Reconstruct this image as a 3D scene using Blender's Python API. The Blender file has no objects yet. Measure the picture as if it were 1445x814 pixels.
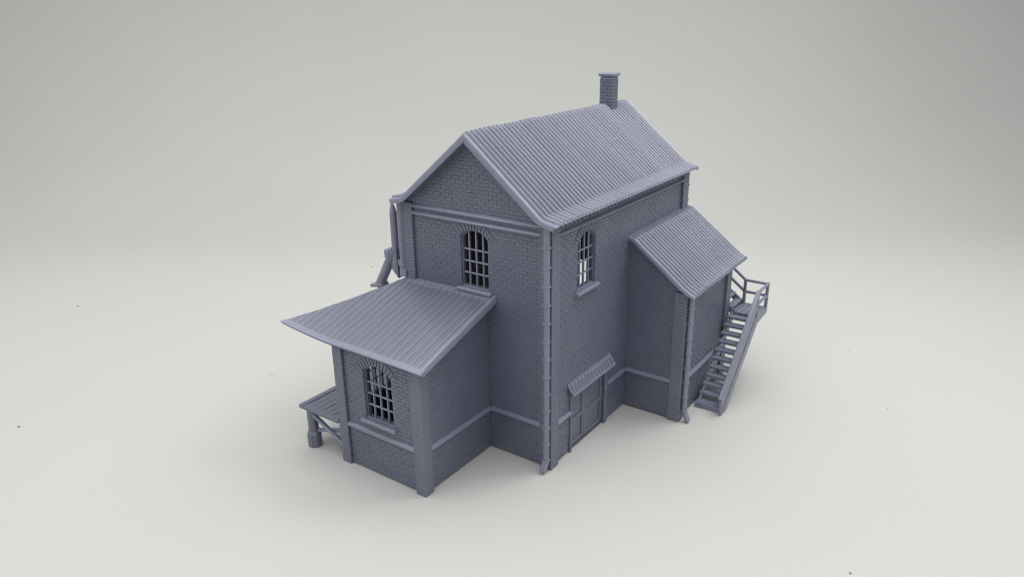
import bpy, math, random
from mathutils import Vector, Matrix
from mathutils.geometry import tessellate_polygon
random.seed(7)
S = 0.1                      # model units -> metres (the printed house is about 13 cm tall)
V = Vector
scn = bpy.context.scene
col = scn.collection

# ------------------------------------------------------------------ materials
def nodes(name):
    m = bpy.data.materials.new(name); m.use_nodes = True
    nt = m.node_tree; b = nt.nodes['Principled BSDF']
    return m, nt, b

def resin_material(name, RES_A, RES_B, sss):
    m, nt, b = nodes(name)
    N, L = nt.nodes, nt.links
    tc = N.new('ShaderNodeTexCoord')
    n1 = N.new('ShaderNodeTexNoise'); n1.inputs['Scale'].default_value = 45; n1.inputs['Detail'].default_value = 5
    n2 = N.new('ShaderNodeTexNoise'); n2.inputs['Scale'].default_value = 2600; n2.inputs['Detail'].default_value = 3
    mp = N.new('ShaderNodeMapping'); mp.inputs['Scale'].default_value = (1, 1, 9)
    n3 = N.new('ShaderNodeTexNoise'); n3.inputs['Scale'].default_value = 420; n3.inputs['Detail'].default_value = 2
    L.new(tc.outputs['Object'], n1.inputs['Vector']); L.new(tc.outputs['Object'], n2.inputs['Vector'])
    L.new(tc.outputs['Object'], mp.inputs['Vector']); L.new(mp.outputs['Vector'], n3.inputs['Vector'])
    r1 = N.new('ShaderNodeValToRGB'); L.new(n1.outputs['Fac'], r1.inputs['Fac'])
    r1.color_ramp.elements[0].position = .3; r1.color_ramp.elements[0].color = RES_A
    r1.color_ramp.elements[1].position = .7; r1.color_ramp.elements[1].color = RES_B
    mx = N.new('ShaderNodeMixRGB'); mx.blend_type = 'OVERLAY'; mx.inputs['Fac'].default_value = .22
    L.new(r1.outputs['Color'], mx.inputs['Color1']); L.new(n2.outputs['Fac'], mx.inputs['Color2'])
    L.new(mx.outputs['Color'], b.inputs['Base Color'])
    b.inputs['Roughness'].default_value = .40
    b.inputs['Specular IOR Level'].default_value = 1.0
    b.inputs['Subsurface Weight'].default_value = sss; b.inputs['Subsurface Radius'].default_value = (1, .95, 1.05); b.inputs['Subsurface Scale'].default_value = .0004
    b1 = N.new('ShaderNodeBump'); b1.inputs['Strength'].default_value = .35; b1.inputs['Distance'].default_value = .00018
    b2 = N.new('ShaderNodeBump'); b2.inputs['Strength'].default_value = .3; b2.inputs['Distance'].default_value = .00016
    L.new(n2.outputs['Fac'], b1.inputs['Height']); L.new(n3.outputs['Fac'], b2.inputs['Height'])
    L.new(b1.outputs['Normal'], b2.inputs['Normal']); L.new(b2.outputs['Normal'], b.inputs['Normal'])
    return m

def paper_material():
    m, nt, b = nodes('white_backdrop_paper')
    N, L = nt.nodes, nt.links
    tc = N.new('ShaderNodeTexCoord')
    n1 = N.new('ShaderNodeTexNoise'); n1.inputs['Scale'].default_value = 900; n1.inputs['Detail'].default_value = 4
    n2 = N.new('ShaderNodeTexNoise'); n2.inputs['Scale'].default_value = 6; n2.inputs['Detail'].default_value = 3
    L.new(tc.outputs['Object'], n1.inputs['Vector']); L.new(tc.outputs['Object'], n2.inputs['Vector'])
    r = N.new('ShaderNodeValToRGB'); L.new(n2.outputs['Fac'], r.inputs['Fac'])
    r.color_ramp.elements[0].color = PAP_A; r.color_ramp.elements[1].color = PAP_B
    r.color_ramp.elements[0].position = .3; r.color_ramp.elements[1].position = .7
    mx = N.new('ShaderNodeMixRGB'); mx.blend_type = 'OVERLAY'; mx.inputs['Fac'].default_value = .06
    L.new(r.outputs['Color'], mx.inputs['Color1']); L.new(n1.outputs['Fac'], mx.inputs['Color2'])
    L.new(mx.outputs['Color'], b.inputs['Base Color'])
    b.inputs['Roughness'].default_value = .7; b.inputs['Specular IOR Level'].default_value = .25
    bp = N.new('ShaderNodeBump'); bp.inputs['Strength'].default_value = .08; bp.inputs['Distance'].default_value = .0003
    L.new(n1.outputs['Fac'], bp.inputs['Height']); L.new(bp.outputs['Normal'], b.inputs['Normal'])
    return m

def speck_material():
    m, nt, b = nodes('dark_dust')
    N, L = nt.nodes, nt.links
    n = N.new('ShaderNodeTexNoise'); n.inputs['Scale'].default_value = 3000
    r = N.new('ShaderNodeValToRGB'); L.new(n.outputs['Fac'], r.inputs['Fac'])
    r.color_ramp.elements[0].color = (.03, .03, .03, 1); r.color_ramp.elements[1].color = (.12, .115, .11, 1)
    L.new(r.outputs['Color'], b.inputs['Base Color']); b.inputs['Roughness'].default_value = .8
    return m

RES_A = (.125, .132, .194, 1); RES_B = (.144, .151, .218, 1)
PAP_A = (.54, .545, .523, 1); PAP_B = (.556, .562, .538, 1)
# paler resin copy: edge highlights painted into the colour of crests, rims, slender parts
HIGHLIGHT_A, HIGHLIGHT_B = (.212, .220, .306, 1), (.240, .249, .340, 1)
RESIN, HIGHLIGHT = resin_material('grey_resin', RES_A, RES_B, .5), resin_material('painted_highlight_resin', HIGHLIGHT_A, HIGHLIGHT_B, .8)
PAPER, DUST = paper_material(), speck_material()

# ------------------------------------------------------------------ mesh builder
class MB:
    def __init__(s): s.v, s.f, s.smooth, s.mi = [], [], [], []
    def add(s, vs, fs, smooth=False, mi=None):
        o = len(s.v); s.v += [tuple(v) for v in vs]
        for k, f in enumerate(fs): s.f.append(tuple(i + o for i in f)); s.smooth.append(smooth); s.mi.append(mi[k] if mi else 0)
    def box(s, x0, x1, y0, y1, z0, z1, M=None):
        vs = [V((x, y, z)) for z in (z0, z1) for y in (y0, y1) for x in (x0, x1)]
        if M: vs = [M @ v for v in vs]
        s.add(vs, [(0, 2, 3, 1), (4, 5, 7, 6), (0, 1, 5, 4), (2, 6, 7, 3), (0, 4, 6, 2), (1, 3, 7, 5)])
    def cbox(s, x0, x1, y0, y1, z0, z1, c=.003, M=None, pale=False):
        """box with every edge chamfered"""
        c = min(c, (x1 - x0) * .4, (y1 - y0) * .4, (z1 - z0) * .4)
        vs = []; idx = {}
        for i, x in enumerate((x0, x1)):
            for j, y in enumerate((y0, y1)):
                for k, z in enumerate((z0, z1)):
                    sx, sy, sz = (1, -1)[i], (1, -1)[j], (1, -1)[k]
                    for a in range(3):
                        p = [x + sx * c, y + sy * c, z + sz * c]; p[a] = (x, y, z)[a]
                        idx[i, j, k, a] = len(vs); vs.append(V(p))
        if M: vs = [M @ v for v in vs]
        F = []; mi = [0] * 6
        for a in range(3):
            o = [0, 1, 2]; o.remove(a)
            for e in (0, 1):
                q = []
                for (p, r) in ((0, 0), (1, 0), (1, 1), (0, 1)):
                    t = [0, 0, 0]; t[a] = e; t[o[0]] = p; t[o[1]] = r; q.append(idx[tuple(t) + (a,)])
                F.append(q)
        for a in range(3):                       # edges along axis a
            o = [0, 1, 2]; o.remove(a)
            mi += [int(pale and a == 2)] * 4  # upright chamfers take the painted highlight tone
            for p in (0, 1):
                for r in (0, 1):
                    t0 = [0, 0, 0]; t0[o[0]] = p; t0[o[1]] = r; t1 = list(t0); t1[a] = 1
                    F.append([idx[tuple(t0) + (o[0],)], idx[tuple(t1) + (o[0],)], idx[tuple(t1) + (o[1],)], idx[tuple(t0) + (o[1],)]])
        for i in (0, 1):
            for j in (0, 1):
                for k in (0, 1): F.append([idx[i, j, k, a] for a in range(3)])
        s.add(vs, F, False, mi + [0] * 8)
    def prism(s, pts, z0, z1, M=None):
        n = len(pts); vs = [V((x, y, z)) for z in (z0, z1) for x, y in pts]
        if M: vs = [M @ v for v in vs]
        s.add(vs, [tuple(range(n - 1, -1, -1)), tuple(range(n, 2 * n))] + [(i, (i + 1) % n, n + (i + 1) % n, n + i) for i in range(n)])
    def tube(s, p0, p1, r0, r1=None, n=14, caps=True, smooth=True):
        p0, p1 = V(p0), V(p1); r1 = r0 if r1 is None else r1
        d = (p1 - p0).normalized(); a = d.orthogonal().normalized(); b = d.cross(a)
        vs = [p + (a * math.cos(t) + b * math.sin(t)) * r for p, r in ((p0, r0), (p1, r1)) for t in (2 * math.pi * i / n for i in range(n))]
        s.add(vs, [(i, (i + 1) % n, n + (i + 1) % n, n + i) for i in range(n)], smooth)
        if caps: s.add(vs, [tuple(range(n - 1, -1, -1)), tuple(range(n, 2 * n))])
    def bar(s, p0, p1, w, h, up=(0, 0, 1), c=.002):
        """square bar from p0 to p1, w wide and h deep"""
        p0, p1 = V(p0), V(p1); d = p1 - p0; L = d.length; d.normalize()
        sd = d.cross(V(up)).normalized(); u2 = sd.cross(d)
        M = Matrix.Translation(p0) @ Matrix((sd, d, u2)).transposed().to_4x4()
        s.cbox(-w / 2, w / 2, 0, L, -h / 2, h / 2, c, M)
    def build(s, name, parent=None, mat=None):
        me = bpy.data.meshes.new(name)
        me.from_pydata([(x * S, y * S, z * S) for x, y, z in s.v], [], s.f)
        me.polygons.foreach_set('use_smooth', s.smooth)
        import bmesh
        bm = bmesh.new(); bm.from_mesh(me); bmesh.ops.recalc_face_normals(bm, faces=bm.faces); bm.to_mesh(me); bm.free()
        me.materials.append(mat or RESIN)
        if any(s.mi): me.materials.append(HIGHLIGHT); me.polygons.foreach_set('material_index', s.mi)
        o = bpy.data.objects.new(name, me); col.objects.link(o); o.parent = parent
        return o

class Frame:
    """a wall plane: u along the wall, v up, d outward; d = 0 is the mortar plane"""
    def __init__(s, O, U, N): s.O, s.U, s.N = V(O), V(U), V(N); s.Z = V((0, 0, 1))
    def p(s, u, v, d=0): return s.O + s.U * u + s.Z * v + s.N * d
    def M(s): return Matrix.Translation(s.O) @ Matrix((s.U, s.N, s.Z)).transposed().to_4x4()   # (u, d, v)

CH, JT, BL = .0149, .0017, .0390      # course height, joint, brick length
BD = .0018                            # how far a brick stands out of its joint

def spans_at(loops, v):
    xs = []
    for lp in loops:
        n = len(lp)
        for i in range(n):
            (u0, v0), (u1, v1) = lp[i], lp[(i + 1) % n]
            if (v0 <= v) != (v1 <= v): xs.append(u0 + (u1 - u0) * (v - v0) / (v1 - v0))
    xs.sort(); return list(zip(xs[0::2], xs[1::2]))

def isect(a, b):
    o = []
    for p, q in a:
        for r, t in b:
            lo, hi = max(p, r), min(q, t)
            if hi - lo > .004: o.append((lo, hi))
    return o

def bricks(mb, fr, outline, holes, vmax, phase=0.0):
    loops = [outline] + holes
    for r in range(int(vmax / CH) + 1):
        v0, v1 = r * CH + JT / 2, (r + 1) * CH - JT / 2
        if v0 < .007: v0 = .007
        sp = isect(spans_at(loops, v0 + 1e-4), spans_at(loops, v1 - 1e-4))
        for lo, hi in sp:
            k = math.floor((lo - phase) / BL) - 1
            off = phase + (BL / 2 if r % 2 else 0)
            while True:
                a, b = off + k * BL + JT / 2, off + (k + 1) * BL - JT / 2
                k += 1
                if a > hi: break
                a, b = max(a, lo), min(b, hi)
                if b - a < .004: continue
                d = BD + random.uniform(-.0007, .0005); j = .0009; e = random.uniform(-.0002, .0002)
                q = [fr.p(a, v0, -.001), fr.p(b, v0, -.001), fr.p(b, v1, -.001), fr.p(a, v1, -.001),
                     fr.p(a + j, v0 + j + e, d), fr.p(b - j, v0 + j + e, d), fr.p(b - j, v1 - j + e, d), fr.p(a + j, v1 - j + e, d)]
                mb.add(q, [(4, 5, 6, 7), (0, 1, 5, 4), (1, 2, 6, 5), (2, 3, 7, 6), (3, 0, 4, 7)])

def slab(mb, fr, outline, holes, t):
    outline = [(u, max(v, .0055)) for u, v in outline]
    loops = [outline] + holes
    flat = [pt for lp in loops for pt in lp]
    tri = tessellate_polygon([[V((u, v, 0)) for u, v in lp] for lp in loops])
    n = len(flat)
    vs = [fr.p(u, v, 0) for u, v in flat] + [fr.p(u, v, -t) for u, v in flat]
    fs = [tuple(t3) for t3 in tri] + [tuple(i + n for i in reversed(t3)) for t3 in tri]
    o = 0
    for lp in loops:
        m = len(lp)
        for i in range(m): fs.append((o + i, o + (i + 1) % m, n + o + (i + 1) % m, n + o + i))
        o += m
    mb.add(vs, fs)

def arc(u0, u1, vs, va, grow=0, over=0, n=14):
    """points of the segmental arch over an opening, right to left; grow widens its radius, over runs past the springing"""
    c, a, h = (u0 + u1) / 2, (u1 - u0) / 2, va - vs
    R = (a * a + h * h) / (2 * h); th = math.asin(min(1, a / R)) + over
    return [(c + (R + grow) * math.sin(th - 2 * th * i / n), va - R + (R + grow) * math.cos(th - 2 * th * i / n)) for i in range(n + 1)]

def arch_loop(u0, u1, v0, vs, va, n=14):
    """opening with flat bottom and a segmental head, from the bottom left corner"""
    return [(u0, v0), (u1, v0)] + arc(u0, u1, vs, va, n=n)

# ------------------------------------------------------------------ the house (fitted to the photograph; unit = eaves height)
W, L = .736, 1.240
ZR, SL = 1.316, .8214                     # ridge height and slope of the main roof
XK, ZK, XT, ZT = -.032, 1.040, .0335, 1.024
OF, OB = .0356, .0383
P = .012                                  # pilasters stand this far out of the brickwork
PW = .0566
ZD = .189                                 # dado string
AX0, AX1, AD = -.755, -.297, .4185        # annex
XW, WY0, WY1 = .2685, .637, 1.2014        # side wing
T = .034                                  # wall thickness
DM = P + BD                               # depth of the mortar plane behind the pilaster face

house = bpy.data.objects.new('model_house', None); col.objects.link(house)
house.empty_display_size = .02
house['label'] = 'grey resin model of a brick house with corrugated roofs, lean-to, side wing and outside stairs'
house['category'] = 'model house'
HO = house

def mroof(x): return ZR - SL * abs(x + W / 2)

# ---- windows (opening outlines in wall coordinates)
def window(fr, u0, u1, v0, vs, va, sill=True, ext=.018):
    """lattice, sill and brick arch for an opening; returns outline hole and the hole the bricks keep clear of"""
    hole = arch_loop(u0, u1, v0, vs, va)
    M = fr.M()
    w = MB(); D0, D1 = -.019, -.009
    # frame that lines the opening
    fw = .007
    outer = [(u0 - .002, v0 - .002)] + arc(u0 - .002, u1 + .002, vs, va + .002)[::-1] + [(u1 + .002, v0 - .002)]
    inner = [(u0 + fw, v0 + fw)] + arc(u0 + fw, u1 - fw, vs, va - fw)[::-1] + [(u1 - fw, v0 + fw)]
    m = len(outer)
    vsx = [fr.p(u, v, d) for d in (D0 - .003, D1 + .002) for lp in (outer, inner) for u, v in lp]
    fs = []
    for i in range(m):
        j = (i + 1) % m
        fs += [(2 * m + i, 2 * m + j, 3 * m + j, 3 * m + i), (i, m + i, m + j, j), (m + i, 3 * m + i, 3 * m + j, m + j), (i, j, 2 * m + j, 2 * m + i)]
    w.add(vsx, fs)
    win = w.build('window', HO)
    g = MB(); bw = .0062
    ap = arc(u0, u1, vs, va, n=40)
    for k in (1, 2, 3):
        u = u0 + (u1 - u0) * k / 4
        top = max(v for x, v in ap if abs(x - u) < .006) - .003
        g.cbox(u - bw / 2, u + bw / 2, D0, D1, v0 + .003, top, .0016, M)
    for k in (1, 2, 3):
        v = v0 + .008 + .049 * k
        g.cbox(u0 + .002, u1 - .002, D0 + .0006, D1 - .0006, v - bw / 2, v + bw / 2, .0016, M)
    g.build('glazing_bars', win, HIGHLIGHT)
    if sill:
        s = MB(); s.cbox(u0 - ext, u1 + ext, -.004, .019, v0 - .017, v0 - .001, .004, M)
        s.cbox(u0 - .001, u1 + .001, -.028, -.003, v0 - .004, v0 + .0035, .001, M)
        s.build('sill', win, HIGHLIGHT)
    # brick arch: bricks set on the curve, fanning out past the springing
    ab = MB(); n = 13; dep = .034
    lo = arc(u0, u1, vs, va, .0003, .10, n * 12); hi = arc(u0, u1, vs, va, dep, .10, n * 12)
    lo2 = arc(u0, u1, vs, va, .0012, .10, n * 12); hi2 = arc(u0, u1, vs, va, dep - .0009, .10, n * 12)
    for i in range(n):
        a, b = i * 12 + 1, i * 12 + 11
        q = [fr.p(*lo[a], -.002), fr.p(*lo[b], -.002), fr.p(*hi[b], -.002), fr.p(*hi[a], -.002),
             fr.p(*lo2[a + 1], .0036), fr.p(*lo2[b - 1], .0036), fr.p(*hi2[b - 1], .0036), fr.p(*hi2[a + 1], .0036)]
        ab.add(q, [(4, 5, 6, 7), (0, 1, 5, 4), (1, 2, 6, 5), (2, 3, 7, 6), (3, 0, 4, 7), (3, 2, 1, 0)])
    ab.build('brick_arch', win)
    e0 = arc(u0, u1, vs, va, 0, .115, 24); e1 = arc(u0, u1, vs, va, dep + .001, .115, 24)
    clear = [(u0 - .0005, v0 - .001), (u1 + .0005, v0 - .001), (u1 + .0005, e0[0][1])] + e1 + [(u0 - .0005, e0[-1][1])]
    return hole, clear

def wall(name, fr, outline, holes=(), clears=(), t=T, phase=0.0, inset=None):
    mb = MB(); slab(mb, fr, outline, list(holes), t)
    bricks(mb, fr, inset or outline, list(clears), max(v for u, v in outline), phase)
    return mb.build(name, HO)

def pilaster(x0, x1, y0, y1, z1, topf=None):
    """square brick corner post built in courses"""
    mb = MB(); i = JT * .75
    zt = (lambda x, y: z1) if topf is None else topf
    def block(a0, a1, b0, b1, z0, zz, c):
        mb.cbox(a0, a1, b0, b1, z0, zz, c, pale=True)
    zmax = z1
    mb.box(x0 + i, x1 - i, y0 + i, y1 - i, .001, zmax)
    n = int(zmax / CH)
    for r in range(n + 1):
        a, b = max(.0, r * CH + JT / 2), min(zmax + .001, (r + 1) * CH - JT / 2)
        if b - a < .004: continue
        e = random.uniform(-.0004, .0004)
        if r % 2:
            m = x0 + (x1 - x0) * .42
            block(x0 - e, m - JT / 2, y0 - e, y1 + e, a, b, .0034); block(m + JT / 2, x1 + e, y0 - e, y1 + e, a, b, .0034)
        else:
            m = y0 + (y1 - y0) * .58
            block(x0 - e, x1 + e, y0 - e, m - JT / 2, a, b, .0034); block(x0 - e, x1 + e, m + JT / 2, y1 + e, a, b, .0034)
    return mb.build('pilaster', HO)

def course(fr, u0, u1, v, h=.0135, d=.0145, nubs=0, name='string_course'):
    mb = MB()
    mb.prism([(-.001, v - h * .5), (d - .0015, v - h * .5), (d, v - h * .38), (d, v - h * .12), (d * .80, v + h * .16), (d * .42, v + h * .45), (-.001, v + h * .68)],
             u0, u1, fr.M() @ Matrix(((0, 0, 1, 0), (1, 0, 0, 0), (0, 1, 0, 0), (0, 0, 0, 1))))
    for k in range(nubs):
        u = u0 + (u1 - u0) * (k + .5) / nubs + random.uniform(-.004, .004)
        p = fr.p(u, v - h / 2 + .002, d - .0035)
        mb.tube(p, p + V((0, 0, -random.uniform(.005, .009))), .0036, .0018, 7)
    return mb.build(name, HO, HIGHLIGHT)

# ---- main block
MZ = 1.008                                 # wall head under the eaves
FG = Frame((0, DM, 0), (1, 0, 0), (0, -1, 0))               # front gable, u = x
FS = Frame((-DM, 0, 0), (0, 1, 0), (1, 0, 0))               # long side, u = y
FB = Frame((0, L - DM, 0), (1, 0, 0), (0, 1, 0))            # rear gable
FL = Frame((-W + DM, 0, 0), (0, 1, 0), (-1, 0, 0))          # far long side
gable = [(-W + .016, 0), (-.016, 0), (-.016, MZ), (-W / 2, ZR - .022), (-W + .016, MZ)]
gable_in = [(-W + PW, 0), (-PW, 0), (-PW, mroof(-PW) - .03), (-W / 2, ZR - .03), (-W + PW, mroof(-PW) - .03)]
h1, c1 = window(FG, -.4375, -.301, .702, .906, .943)
band = lambda u0, u1, v0, v1: [(u0, v0), (u1, v0), (u1, v1), (u0, v1)]
wall('gable_wall', FG, gable, [h1], [c1], inset=gable_in)
# rear gable with a loading doorway
dz = band(-.70, -.44, .012, .47)
wall('gable_wall', FB, gable, [dz], [dz], inset=gable_in)
long_ = [(.0 + T + .014, 0), (L - T - .014, 0), (L - T - .014, MZ), (T + .014, MZ)]
long_in = [(PW, 0), (L - PW, 0), (L - PW, .99), (PW, .99)]
h2, c2 = window(FS, .204, .341, .702, .896, .934)
DY0, DY1, DZ = .168, .447, .285
door_h = band(DY0, DY1, .006, DZ)
wall('side_wall', FS, long_, [h2, door_h], [c2, door_h], inset=long_in)
wall('side_wall', FL, long_, [], [], inset=long_in)
for x0, x1, y0, y1 in ((-PW, 0, 0, PW), (-W, -W + PW, 0, PW), (-PW, 0, L - PW, L), (-W, -W + PW, L - PW, L)):
    pilaster(x0, x1, y0, y1, 1.012)
for fr in (FG, FB):
    course(fr, -W + PW - .002, -PW + .002, 1.0031, .0125); course(fr, -W + PW - .002, -PW + .002, .9731, .0125)
course(FG, AX1 - .002, -PW + .002, ZD)
course(FB, -.42, -PW + .002, ZD)
for fr in (FS, FL): course(fr, PW - .002, L - PW + .002, .9705, .0115)
course(FS, PW - .002, DY0 - .008, ZD); course(FS, DY1 + .022, WY0 + .003, ZD, nubs=6)
course(FL, .0, L - PW, ZD)
def dentils(fr):
    mb = MB(); M = fr.M()
    mb.box(PW, L - PW, -.001, .004, .985, 1.006, M)
    y = PW + .012
    while y < L - PW - .01:
        mb.cbox(y, y + .017, .003, .012, .990, 1.006, .002, M); y += .0298
    mb.build('dentil_course', HO)
dentils(FS); dentils(FL)

# ---- roofs
def smoothstep(t): t = max(0, min(1, t)); return t * t * (3 - 2 * t)
def refine(path, k):
    o = []
    for (a, b) in zip(path[:-1], path[1:]):
        for i in range(k): o.append(tuple(a[j] + (b[j] - a[j]) * i / k for j in range(3)))
    o.append(path[-1]); return o

def sheet(path, b0, b1, pitch, h, w, mapf, edge=.012, hfade=None, clampf=None, pw=1.6, nose=.010, jit=.0006, rim=0, nw=.006, lip=0, two=False):
    """ribbed roofing sheet: path = [(a, z, thickness)], extruded along b with ribs that run along the path"""
    n = int(round((b1 - b0 - 2 * edge) / pitch)); pt = (b1 - b0 - 2 * edge) / n
    ts = [0, .5 - w / 2] + [.5 - w / 2 + w * q for q in (.14, .3, .5, .7, .86)] + [.5 + w / 2]
    NS = [(0, -.95), (.0008, -.62), (.0030, -.25), (.0062, -.05), (.0095, 0)]
    bs = [(b0 + o, dr * nose) for o, dr in NS if o < edge]
    for i in range(n):
        k = 1 + random.uniform(-.08, .08)
        for t in ts:
            q = (t - .5) / (w / 2); hh = 0 if abs(q) >= 1 else math.cos(q * math.pi / 2) ** pw * h * k
            bs.append((b0 + edge + (i + t) * pt, hh))
    bs += [(b1 - o, dr * nose) for o, dr in reversed(NS) if o < edge]
    if lip: bs = [(b, max(d, lip) if b1 - .017 < b < b1 - .002 else d) for b, d in bs]; bs = bs[:-5] + [(b1 - .0175, 0), (b1 - .0165, lip)] + bs[-5:]
    nb, na = len(bs), len(path)
    nrm = []
    for i in range(na):
        a, b = path[max(0, i - 1)], path[min(na - 1, i + 1)]
        t = V((b[0] - a[0], b[1] - a[1])).normalized(); nn = V((-t.y, t.x)); nrm.append(nn if nn.y > 0 else -nn)
    top, bot = [], []
    for i, (a, z, th) in enumerate(path):
        f = min(1, .12 + .44 * (i if two else na), .12 + .44 * (na - 1 - i)) if hfade is None else hfade(i / (na - 1))
        for b, hh in bs:
            if clampf:
                lo = clampf(a)
                if b < lo + .022: hh = max(hh, 0) * max(0, (b - lo - .010) / .012) - nose * max(0, 1 - max(0, b - lo) / .006) ** 2
                b = max(b, lo)
            wob = jit * math.sin(a * 37 + b * 23)
            q = V((a, z)) + nrm[i] * (hh * f + wob); top.append(mapf(q.x, b, q.y))
            q = V((a, z)) - nrm[i] * th; bot.append(mapf(q.x, b, q.y))
    N = na * nb; vs = top + bot; fs = []; mi = []
    g = lambda i, j: i * nb + j
    for i in range(na - 1):
        for j in range(nb - 1):
            q = (g(i, j), g(i + 1, j), g(i + 1, j + 1), g(i, j + 1))
            A = (vs[q[0]] - vs[q[2]]).cross(vs[q[1]] - vs[q[3]]).length
            if A < 1e-7: continue
            fs.append(q); fs.append(tuple(N + x for x in reversed(q)))
            crest = (bs[j][1] + bs[j + 1][1]) / 2 > .40 * h or i < rim or i >= na - 1 - rim or bs[j][0] < b0 + nw or bs[j + 1][0] > b1 - nw  # rib crests and rims get their highlight painted in the paler resin
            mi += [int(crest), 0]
    for i in range(na - 1):
        for j in (0, nb - 1):
            q = (g(i, j), g(i + 1, j)); fs.append((q[0], q[1], N + q[1], N + q[0])); mi.append(1)
    for j in range(nb - 1):
        for i in (0, na - 1):
            q = (g(i, j), g(i, j + 1))
            if (vs[q[0]] - vs[q[1]]).length > 1e-6: fs.append((q[0], q[1], N + q[1], N + q[0])); mi.append(1)
    mb = MB(); mb.add(vs, fs, False, mi); return mb

c = -W / 2
half = [(c, ZR, .027), (c + .012, ZR - .0075, .026), (XK - .014, ZK + .0118, .023), (XK - .004, ZK + .0035, .022), (XK + .008, ZK - .0025, .020), (XT - .012, ZT + .003, .015), (XT - .002, ZT + .0010, .010), (XT + .0015, ZT - .002, .006), (XT + .002, ZT - .004, .003)]
path = [(2 * c - a, z, t) for a, z, t in reversed(half[1:])] + half
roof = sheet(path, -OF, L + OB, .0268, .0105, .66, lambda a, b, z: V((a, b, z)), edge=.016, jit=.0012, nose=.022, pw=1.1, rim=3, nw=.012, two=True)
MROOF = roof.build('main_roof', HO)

wpath = [(-.016, .8245, .016), (.018, .8165, .018), (.034, .8045, .018), (.150, .7155, .018), (.248, .640, .018), (.266, .6275, .017), (.284, .617, .015), (.301, .610, .011), (.3045, .606, .007), (.305, .602, .003)]
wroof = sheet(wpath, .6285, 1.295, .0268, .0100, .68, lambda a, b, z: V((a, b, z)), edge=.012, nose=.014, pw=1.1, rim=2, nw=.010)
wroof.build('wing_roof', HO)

RX1 = -.2637; RD = .443
def al(a):                       # splayed left edge of the annex roof
    return -.742 + (-1.020 + .742) * (-a / RD)
def amap(y, x, z):
    fwd = max(0, min(1, -y / RD)); k = max(0, (-.70 - x) / .32)
    return V((x, y, z + .033 * k ** 1.6 * fwd - .006 * math.sin((x + .27) / .75 * math.pi) * fwd))
apath = refine([(-RD, .5405, .018), (DM - .002, .6870, .022)], 40)
apath[0] = (-RD, .5395, .016); apath = [(-RD - .002, .5365, .014)] + apath
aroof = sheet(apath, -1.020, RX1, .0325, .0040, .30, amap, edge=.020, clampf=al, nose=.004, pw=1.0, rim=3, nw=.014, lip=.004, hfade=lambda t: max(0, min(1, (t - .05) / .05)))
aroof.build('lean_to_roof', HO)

# ---- chimney
ch = MB(); x0, x1, y0, y1 = -.402, -.331, 1.049, 1.104
ch.box(x0 + .003, x1 - .003, y0 + .003, y1 - .003, 1.26, 1.442)
z = 1.268; k = 0
while z < 1.43:
    m = x0 + (x1 - x0) * (.35 if k % 2 else .62)
    for a, b in ((x0, m - .0012), (m + .0012, x1)): ch.cbox(a, b, y0, y1, z, z + .0125, .0016)
    z += CH; k += 1
CHM = ch.build('chimney', HO)
cp = MB()
cp.cbox(x0 - .001, x1 + .001, y0 - .001, y1 + .001, 1.4325, 1.4395, .002)
cp.cbox(x0 - .007, x1 + .007, y0 - .007, y1 + .007, 1.4475, 1.463, .004)
cp.box(x0 + .004, x1 - .004, y0 + .004, y1 - .004, 1.438, 1.449)
cp.build('chimney_cap', CHM, HIGHLIGHT)

# ---- lean-to annex
PW = .050
AF = Frame((0, -AD + DM, 0), (1, 0, 0), (0, -1, 0))
AR = Frame((AX1 - DM, 0, 0), (0, 1, 0), (1, 0, 0))
ALF = Frame((AX0 + DM, 0, 0), (0, 1, 0), (-1, 0, 0))
zt = lambda y: .687 + (.5405 - .687) * (-y / RD) - .010
f_out = [(AX0 + .016, 0), (AX1 - .016, 0), (AX1 - .016, zt(-AD)), (AX0 + .016, zt(-AD))]
f_in = band(AX0 + PW, AX1 - PW, 0, zt(-AD) - .004)
h3, c3 = window(AF, -.6015, -.4535, .246, .448, .486)
wall('lean_to_wall', AF, f_out, [h3], [c3], inset=f_in)
y0_ = -AD + DM + T + .002
s_out = [(y0_, 0), (DM - .001, 0), (DM - .001, zt(0)), (y0_, zt(y0_))]
s_in = [(-AD + PW, 0), (DM - .004, 0), (DM - .004, zt(0) - .004), (-AD + PW, zt(-AD + PW) - .004)]
wall('lean_to_wall', AR, s_out, [], [], inset=s_in, phase=.013)
h4, c4 = window(ALF, -.300, -.150, .250, .448, .486)
wall('lean_to_wall', ALF, s_out, [h4], [c4], inset=s_in, phase=.013)
pilaster(AX1 - PW, AX1, -AD, -AD + PW, zt(-AD) - .006)
pilaster(AX0, AX0 + PW, -AD, -AD + PW, zt(-AD) - .006)
course(AF, AX0 + PW - .002, AX1 - PW + .002, ZD)
course(AR, -AD + PW - .002, DM - .006, ZD, nubs=14)
course(ALF, -AD + PW - .002, DM - .006, .16)

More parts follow.
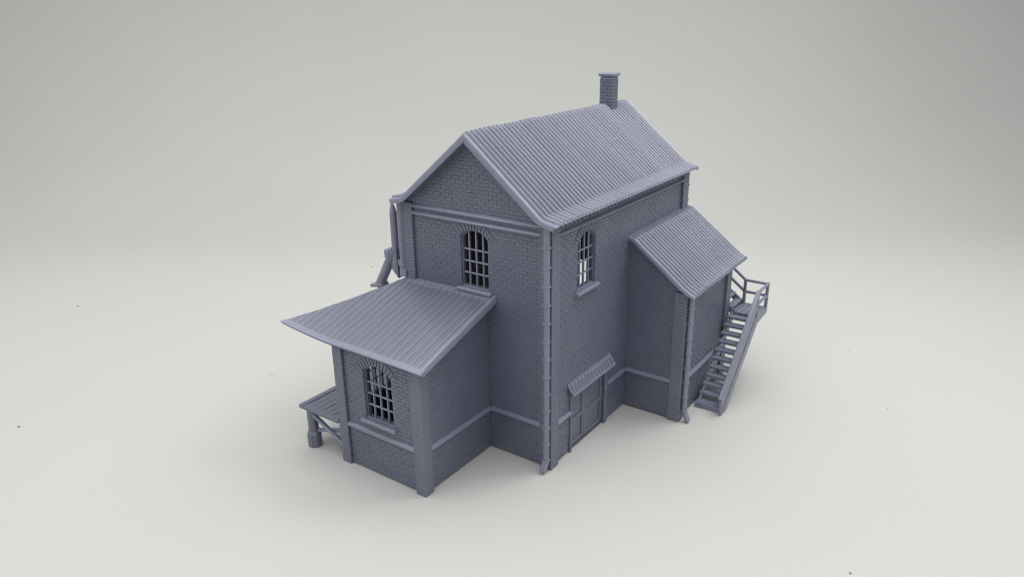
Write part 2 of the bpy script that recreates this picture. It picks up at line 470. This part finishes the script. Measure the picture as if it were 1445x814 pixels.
# ---- side wing
PW = .0566
WF = Frame((0, WY0 + DM, 0), (1, 0, 0), (0, -1, 0))
WO = Frame((XW - DM, 0, 0), (0, 1, 0), (1, 0, 0))
WB = Frame((0, WY1 - DM, 0), (1, 0, 0), (0, 1, 0))
wz = lambda x: .8045 - (x - .034) * .766 - .010
w_out = [(-DM + .001, 0), (XW - .016, 0), (XW - .016, wz(XW - .016)), (.030, wz(.030)), (-DM + .001, .805)]
w_in = [(-DM + .006, 0), (XW - PW, 0), (XW - PW, wz(XW - PW) - .004), (.030, wz(.030) - .004), (-DM + .006, .800)]
wall('wing_wall', WF, w_out, [], [], inset=w_in, phase=.02)
dh = band(.035, .150, .535, .700)
wall('wing_wall', WB, w_out, [dh], [dh], inset=w_in, phase=.02)
o_out = band(WY0 + DM + T + .002, WY1 - DM - T - .002, 0, wz(XW) - .004)
o_in = band(WY0 + PW, WY1 - PW, 0, wz(XW) - .012)
wall('wing_wall', WO, o_out, [], [], inset=o_in)
pilaster(XW - PW, XW, WY0, WY0 + PW, wz(XW) - .006)
pilaster(XW - PW, XW, WY1 - PW, WY1, wz(XW) - .006)
course(WF, -DM + .006, XW - PW + .002, ZD)
course(WO, WY0 + PW - .002, WY1 - PW + .002, ZD, nubs=16)
course(WO, WY0 + PW - .002, WY1 - PW + .002, wz(XW) - .022, .010, .008)

# ---- double door and its little roof
dm = FS.M()
d = MB(); d.box(DY0 - .001, DY1 + .001, -.034, -.016, .004, DZ + .002, dm)
DOOR = d.build('door', HO)
ym = (DY0 + DY1) / 2 - .02
for a, b in ((DY0 + .003, ym - .001), (ym + .001, DY1 - .003)):
    q = MB()
    q.box(a, b, -.017, -.010, .012, DZ - .004, dm)
    st = .016
    for u0, u1, v0, v1 in ((a, a + st, .012, DZ - .004), (b - st, b, .012, DZ - .004), (a + st, b - st, .012, .03), (a + st, b - st, .122, .140), (a + st, b - st, DZ - .022, DZ - .004)):
        q.cbox(u0, u1, -.012, -.0035, v0, v1, .002, dm)
    q.build('door_leaf', DOOR)
q = MB(); q.cbox(DY0 - .012, DY0 + .001, -.012, .0095, 0, DZ, .003, dm); q.build('door_post', DOOR)
q = MB(); q.cbox(DY1 - .001, DY1 + .021, -.012, .0125, 0, DZ, .003, dm); q.build('door_post', DOOR)
q = MB(); q.cbox(DY1 - .004, DY1 + .006, .006, .018, .170, .196, .003, dm); q.build('handle', DOOR, HIGHLIGHT)
q = MB(); q.cbox(DY0 - .01, DY1 + .02, -.030, -.002, .0, .0065, .002, dm); q.build('threshold', DOOR)
awp = [(-.020, .333, .008), (-.004, .311, .009), (.0160, .286, .010), (.0205, .2785, .008)]
aw = sheet(awp, .140, .503, .0279, .0062, .34, lambda a, b, z: V((a, b, z)), edge=.004, jit=0, nose=.003, rim=1, nw=.003)
aw.build('door_canopy', HO)
for y in (.146, .490):
    kb = MB()
    kb.prism([(-.016, .30), (.012, .278), (-.016, .262)], y, y + .006, Matrix(((1, 0, 0, 0), (0, 0, 1, 0), (0, 1, 0, 0), (0, 0, 0, 1))))
    kb.build('canopy_bracket', HO)

# ---- rainwater pipes
def downpipe(x, y, r, z0, z1, dz_, out, n=99):
    mb = MB(); mb.tube((x, y, z0), (x, y, z1), r, n=16)
    o = V(out)
    pipe = mb.build('downpipe', HO, HIGHLIGHT)
    z = z0 + .004; k = 0
    cm = MB()
    while z < z1 - .02:
        cm.tube((x, y, z - .0032), (x, y, z + .0032), r + .0042, n=16); z += dz_
    cm.build('collars', pipe, HIGHLIGHT)
    sh = MB(); a = V((x, y, z0 + .002)); b = V((x, y, z0 - .040)) + o * .026
    sh.bar(a, b, r * 2, r * 1.7, up=tuple(o), c=.003)
    sh.build('outlet_shoe', pipe, HIGHLIGHT)
downpipe(-.0165, -.0125, .0125, .050, 1.012, .0735, (0, -1, 0))
downpipe(XW + .0115, WY0 + .030, .0115, .048, .600, .0700, (1, -.35, 0))
downpipe(-W - .012, .006, .0140, .728, 1.012, .5, (.3, -.5, 0))
downpipe(-.0165, L + .0125, .0125, .050, 1.012, .0735, (0, 1, 0))

# ---- hoist post and chute on the far side wall
hp = MB(); cy = .020
hp.tube((-.803, cy, .70), (-.803, cy, .955), .0155, n=14); hp.tube((-.803, cy, .955), (-.806, cy, .990), .0155, .006, n=14)
hp.cbox(-.805, -.726, cy - .010, cy + .010, .725, .750, .003)
POST = hp.build('hoist_post', HO, HIGHLIGHT)
hb = MB()
hb.prism([(-.820, .795), (-.788, .795), (-.784, .668), (-.806, .690), (-.820, .705)], cy - .013, cy + .013, Matrix(((1, 0, 0, 0), (0, 0, 1, 0), (0, 1, 0, 0), (0, 0, 0, 1))))
hb.build('hoist_box', POST)
ct = MB(); a, b = V((-.812, cy, .785)), V((-.916, cy, .606)); ct.tube(a, b, .0215, n=16)
CHU = ct.build('chute', HO, HIGHLIGHT)
dd = (b - a).normalized()
fl = MB(); fl.cbox(-.850, -.822, cy - .026, cy + .026, .752, .790, .004)
fl.build('flange', CHU, HIGHLIGHT)
fl = MB(); fl.bar((-.954, cy, .603), (-.880, cy, .620), .046, .015, c=.003)
fl.build('flange', CHU, HIGHLIGHT)

# ---- timber platform
PX0, PX1, PY0, PY1, PZ = -.995, AX0 + DM, -.426, .030, .190
dk = MB(); nbo = 7; bwid = (PX1 - PX0 - .03) / nbo
dk.box(PX0 + .02, PX1, PY0 + .02, PY1 - .02, PZ - .018, PZ - .006)
for i in range(nbo):
    a = PX0 + .030 + i * bwid; dz1 = random.uniform(-.001, .001)
    dk.cbox(a, a + bwid - .0018, PY0 + .028, PY1 - .005, PZ - .012, PZ - .0015 + dz1, .0015)
PLAT = dk.build('platform', HO)
ed = MB()
ed.cbox(PX0, PX0 + .030, PY0, PY1, PZ - .017, PZ + .002, .004)
ed.build('edge_board', PLAT)
ed = MB(); ed.cbox(PX0 + .029, AX0 - .0005, PY0, PY0 + .029, PZ - .017, PZ + .002, .004)
ed.build('edge_board', PLAT)
def oct_(cx, cy_, r): return [(cx + r * math.cos(math.pi / 8 + i * math.pi / 4), cy_ + r * math.sin(math.pi / 8 + i * math.pi / 4)) for i in range(8)]
for py in (-.400, -.205, .000):
    po = MB(); px = -.944
    po.prism(oct_(px, py, .0225), .055, PZ - .014)
    po.prism(oct_(px, py, .031), .0, .062)
    r0, r1 = oct_(px, py, .031), oct_(px, py, .0225)
    po.add([V((x, y, .062)) for x, y in r0] + [V((x, y, .072)) for x, y in r1], [(i, (i + 1) % 8, 8 + (i + 1) % 8, 8 + i) for i in range(8)])
    po.build('post', PLAT)
for py in (-.400, -.205):
    for zz0, zz1, k in ((.160, .072, 0), (.072, .132, 1)):
        br = MB(); o = .009 * (k * 2 - 1)
        br.bar((-.930, py + o, zz0), (AX0 + .012, py + o, zz1), .014, .017, up=(0, 1, 0)); br.build('cross_brace', PLAT, HIGHLIGHT)

# ---- outside stairs
SX0, SX1 = XW + .004, .400
LZ = .352; LY0, LY1 = 1.203, 1.356; FY = .835
ns = 11
sm = MB(); 
lan = MB()
for i in range(5):
    a = SX0 + (SX1 + .004 - SX0) * i / 5
    lan.cbox(a, a + (SX1 + .004 - SX0) / 5 - .0015, LY0, LY1, LZ - .014, LZ, .0015)
lan.box(SX0 + .002, SX1, LY0 + .004, LY1 - .004, LZ - .026, LZ - .012)
STAIR = lan.build('staircase', HO, HIGHLIGHT)
slope = LZ / (LY0 - FY)
for i in range(ns):
    z = LZ * (i + .72) / (ns + .3); y = FY + (LY0 - FY) * (i + .5) / (ns + .3)
    t = MB(); t.cbox(SX0, SX1 - .006, y - .020, y + .020, z - .0070, z + .0065, .0015); t.build('step', STAIR, HIGHLIGHT)
t = MB(); t.cbox(SX0 + .002, SX1 - .008, FY - .016, FY - .006, .0, .026, .001); t.build('riser', STAIR, HIGHLIGHT)
for x in (SX1, SX0 + .012):
    q = MB(); ww = .012 if x == SX1 else .008
    q.prism([(FY - .020, .0), (FY + .030, .0), (LY0 + .014, LZ - .042), (LY1 if x == SX1 else LY0 + .03, LZ - .030), (LY1 if x == SX1 else LY0 + .03, LZ - .002), (LY0 - .004, LZ - .002), (FY - .020, .012)], x - ww / 2, x + ww / 2,
            Matrix(((0, 0, 1, 0), (1, 0, 0, 0), (0, 1, 0, 0), (0, 0, 0, 1))))
    q.build('stringer', STAIR, HIGHLIGHT)
RH = .122
q = MB(); q.bar((SX1, .790, .082), (SX1, LY0 + .003, .475), .019, .019, up=(1, 0, 0)); q.build('handrail', STAIR, HIGHLIGHT)
q = MB(); q.bar((SX1, .808, .047), (SX1, LY0 + .003, .413), .032, .010, up=(1, 0, 0)); q.build('handrail', STAIR, HIGHLIGHT)
def post(x, y, z0, z1, w=.014):
    q = MB(); q.cbox(x - w / 2, x + w / 2, y - w / 2, y + w / 2, z0, z1, .002); q.build('railing_post', STAIR, HIGHLIGHT)
post(SX1, .803, .0, .093); post(SX1, LY0, LZ - .03, .480); post(SX1, LY1 - .008, LZ - .03, .480); post(.290, LY1 - .008, LZ - .02, .476)
for z in (.472, .412):
    q = MB(); q.bar((SX1, LY0, z), (SX1, LY1 - .010, z), .012, .012); q.build('handrail', STAIR, HIGHLIGHT)
    q = MB(); q.bar((.290, LY1 - .008, z), (SX1, LY1 - .008, z), .012, .012); q.build('handrail', STAIR, HIGHLIGHT)
# second flight turns behind the wing
sl2 = .77; X2 = .285; XE = .105
for z in (.472, .412):
    q = MB(); q.bar((.290, LY1 - .008, z), (XE, LY1 - .008, z + (.290 - XE) * sl2), .012, .012); q.build('handrail', STAIR, HIGHLIGHT)
for yy in (LY1 - .008, LY0 + .010):
    q = MB(); q.prism([(X2 + .01, LZ - .030), (X2 + .01, LZ + .004), (XE, LZ + .004 + (X2 - XE) * sl2), (XE, LZ - .045 + (X2 - XE) * sl2)], yy - .005, yy + .005,
                      Matrix(((1, 0, 0, 0), (0, 0, 1, 0), (0, 1, 0, 0), (0, 0, 0, 1)))); q.build('stringer', STAIR, HIGHLIGHT)
n2 = 5
for i in range(n2):
    x = X2 - (X2 - XE) * (i + .5) / n2; z = LZ + (X2 - XE) * sl2 * (i + .6) / n2
    t = MB(); t.cbox(x - .018, x + .018, LY0 + .012, LY1 - .012, z - .005, z + .005, .0015); t.build('step', STAIR, HIGHLIGHT)
zt2 = LZ + (X2 - XE) * sl2
t = MB(); t.cbox(.012, XE, LY0 + .002, LY1, zt2 - .012, zt2 + .004, .002); t.build('landing', STAIR, HIGHLIGHT)
post(.105, LY1 - .008, zt2, zt2 + .13); post(.020, LY1 - .008, .0, zt2 + .13, .016)
q = MB(); q.bar((.105, LY1 - .008, zt2 + .12), (.02, LY1 - .008, zt2 + .12), .012, .012); q.build('handrail', STAIR, HIGHLIGHT)
post(.200, LY1 - .010, .0, LZ + .05, .018)
q = MB(); q.box(.033, .152, WY1 - DM - .030, WY1 - DM - .012, .530, .705); q.build('wing_door', HO)

# ------------------------------------------------------------------ backdrop sweep
FH = V((-.5804, .8143, 0)).normalized(); RTv = V((.8143, .5804, 0)).normalized()
D0, RAD, TOP, BACK, WID = 3.3, 3.2, 8.0, -7.0, 18.0
prof = [(BACK + (D0 - BACK) * i / 10, 0) for i in range(11)]
prof += [(D0 + RAD * math.sin(t), RAD * (1 - math.cos(t))) for t in (math.pi / 2 * i / 40 for i in range(1, 41))]
prof += [(D0 + RAD, TOP)]
bk = MB(); vs = []; fs = []
for k, (dd_, z) in enumerate(prof):
    for sgn in (-1, 1): vs.append(FH * dd_ + RTv * (WID * sgn) + V((0, 0, z)))
    if k: fs.append((2 * k - 2, 2 * k - 1, 2 * k + 1, 2 * k))
bk.add(vs, fs, True)
bd = bk.build('backdrop', None, PAPER)
bd['kind'] = 'structure'

# ------------------------------------------------------------------ dust on the paper
DUSTS = [
 ((-2.182, -1.0604), .014, 1.7, 'dark dust speck alone on the paper well left of the timber platform'),
 ((-1.6658, -.0819), .008, 1.6, 'pale grey dust speck, left one of a close pair beside the lean-to roof'),
 ((-1.6489, -.0706), .008, 1.2, 'pale grey dust speck, right one of a close pair beside the lean-to roof'),
 ((-.602, 5.3907), .022, 1.0, 'grey dust speck far back on the paper above the stair railing'),
 ((.7263, 1.8444), .005, 7.0, 'thin hair of dust lying on the paper right of the stairs'),
 ((1.0138, 1.2893), .008, 1.0, 'tiny round dark dust speck on the paper right of the stair foot'),
 ((1.1159, .0565), .009, 2.0, 'dark dust speck near the bottom edge of the picture'),
 ((-3.1188, 2.1099), .016, 1.3, 'faint dust speck beside the eaves tip of the main roof'),
 ((-2.4989, 1.4649), .013, 1.3, 'faint dust speck just above the chute on the paper behind'),
 ((.0672, .5853), .006, 1.2, 'tiny dust speck at the foot of the side wing wall'),
 ((-3.5207, -.152), .014, 1.4, 'small grey dust speck on the paper at the upper left'),
]
for (x, y), r, el, lab in DUSTS:
    r *= .5; mb = MB(); n = 9; r *= .62; an = random.uniform(0, 3)
    rr = [r * random.uniform(.75, 1.15) for _ in range(n)]
    def ring(k, z): return [V((x + (rr[i] * k * el * math.cos(6.283 * i / n) * math.cos(an) - rr[i] * k * math.sin(6.283 * i / n) * math.sin(an)),
                               y + (rr[i] * k * el * math.cos(6.283 * i / n) * math.sin(an) + rr[i] * k * math.sin(6.283 * i / n) * math.cos(an)), z)) for i in range(n)]
    vs = ring(.7, 0) + ring(1, r * .4) + ring(.55, r * .9)
    fs = [tuple(range(n - 1, -1, -1)), tuple(range(2 * n, 3 * n))] + [(a * n + i, a * n + (i + 1) % n, a * n + n + (i + 1) % n, a * n + n + i) for a in (0, 1) for i in range(n)]
    mb.add(vs, fs); o = mb.build('dust_speck', None, DUST)
    o['label'] = lab; o['category'] = 'dust speck'; o['group'] = 'dust specks on the white paper'

# ------------------------------------------------------------------ light
w = bpy.data.worlds.new('World'); scn.world = w; w.use_nodes = True
w.node_tree.nodes['Background'].inputs['Color'].default_value = (.94, .97, 1.0, 1)
w.node_tree.nodes['Background'].inputs['Strength'].default_value = WORLD = .46
def softbox(name, loc, sx, sy, tilt, power, color):
    l = bpy.data.lights.new(name, 'AREA'); l.shape = 'RECTANGLE'; l.size = sx * S; l.size_y = sy * S; l.energy = power; l.color = color
    o = bpy.data.objects.new(name, l); col.objects.link(o)
    M = Matrix((RTv, FH, V((0, 0, 1)))).transposed().to_4x4() @ Matrix.Rotation(math.radians(tilt), 4, 'X')
    M.translation = V(loc) * S; o.matrix_world = M
    return o
softbox('overhead_softbox', FH * .30 - RTv * 1.0 + V((0, 0, 4.6)), 10.5, 8.2, 0, 3.95, (1, .985, .955))
kl = bpy.data.lights.new('key_softbox', 'AREA'); kl.shape = 'SQUARE'; kl.size = 1.7 * S; kl.energy = .62; kl.color = (1, .985, .96)
ko = bpy.data.objects.new('key_softbox', kl); col.objects.link(ko)
kdir = V((.39, .39, .82)).normalized(); kpos = V((-.25, .35, .8)) + kdir * 4.6
ko.location = kpos * S; ko.rotation_euler = (-kdir).to_track_quat('-Z', 'Y').to_euler()
bpy.context.view_layer.update()

# ------------------------------------------------------------------ camera (solved from the photograph)
cd = bpy.data.cameras.new('camera'); cam = bpy.data.objects.new('camera', cd); col.objects.link(cam)
Cc = V(((1.3525439, -2.1512545, 1.7070981))) ; r, u, f = V((0.8168310, 0.5767393, -0.0126039)), V((-0.1879449, 0.2867141, 0.9393997)), V((-0.5454024, 0.7649619, -0.3425922))
M = Matrix((r, u, -f)).transposed().to_4x4(); M.translation = Cc * S
cam.matrix_world = M
cd.sensor_fit = 'HORIZONTAL'; cd.sensor_width = 36; cd.lens = 36 * 1041.614 / 1445
cd.clip_start = .005; cd.clip_end = 50
scn.camera = cam
scn.cycles.filter_width = 1.15
scn.view_settings.view_transform = 'Standard'; scn.view_settings.look = 'None'
scn.view_settings.exposure = 0; scn.view_settings.gamma = 1
scn.render.resolution_x, scn.render.resolution_y = 1024, 576
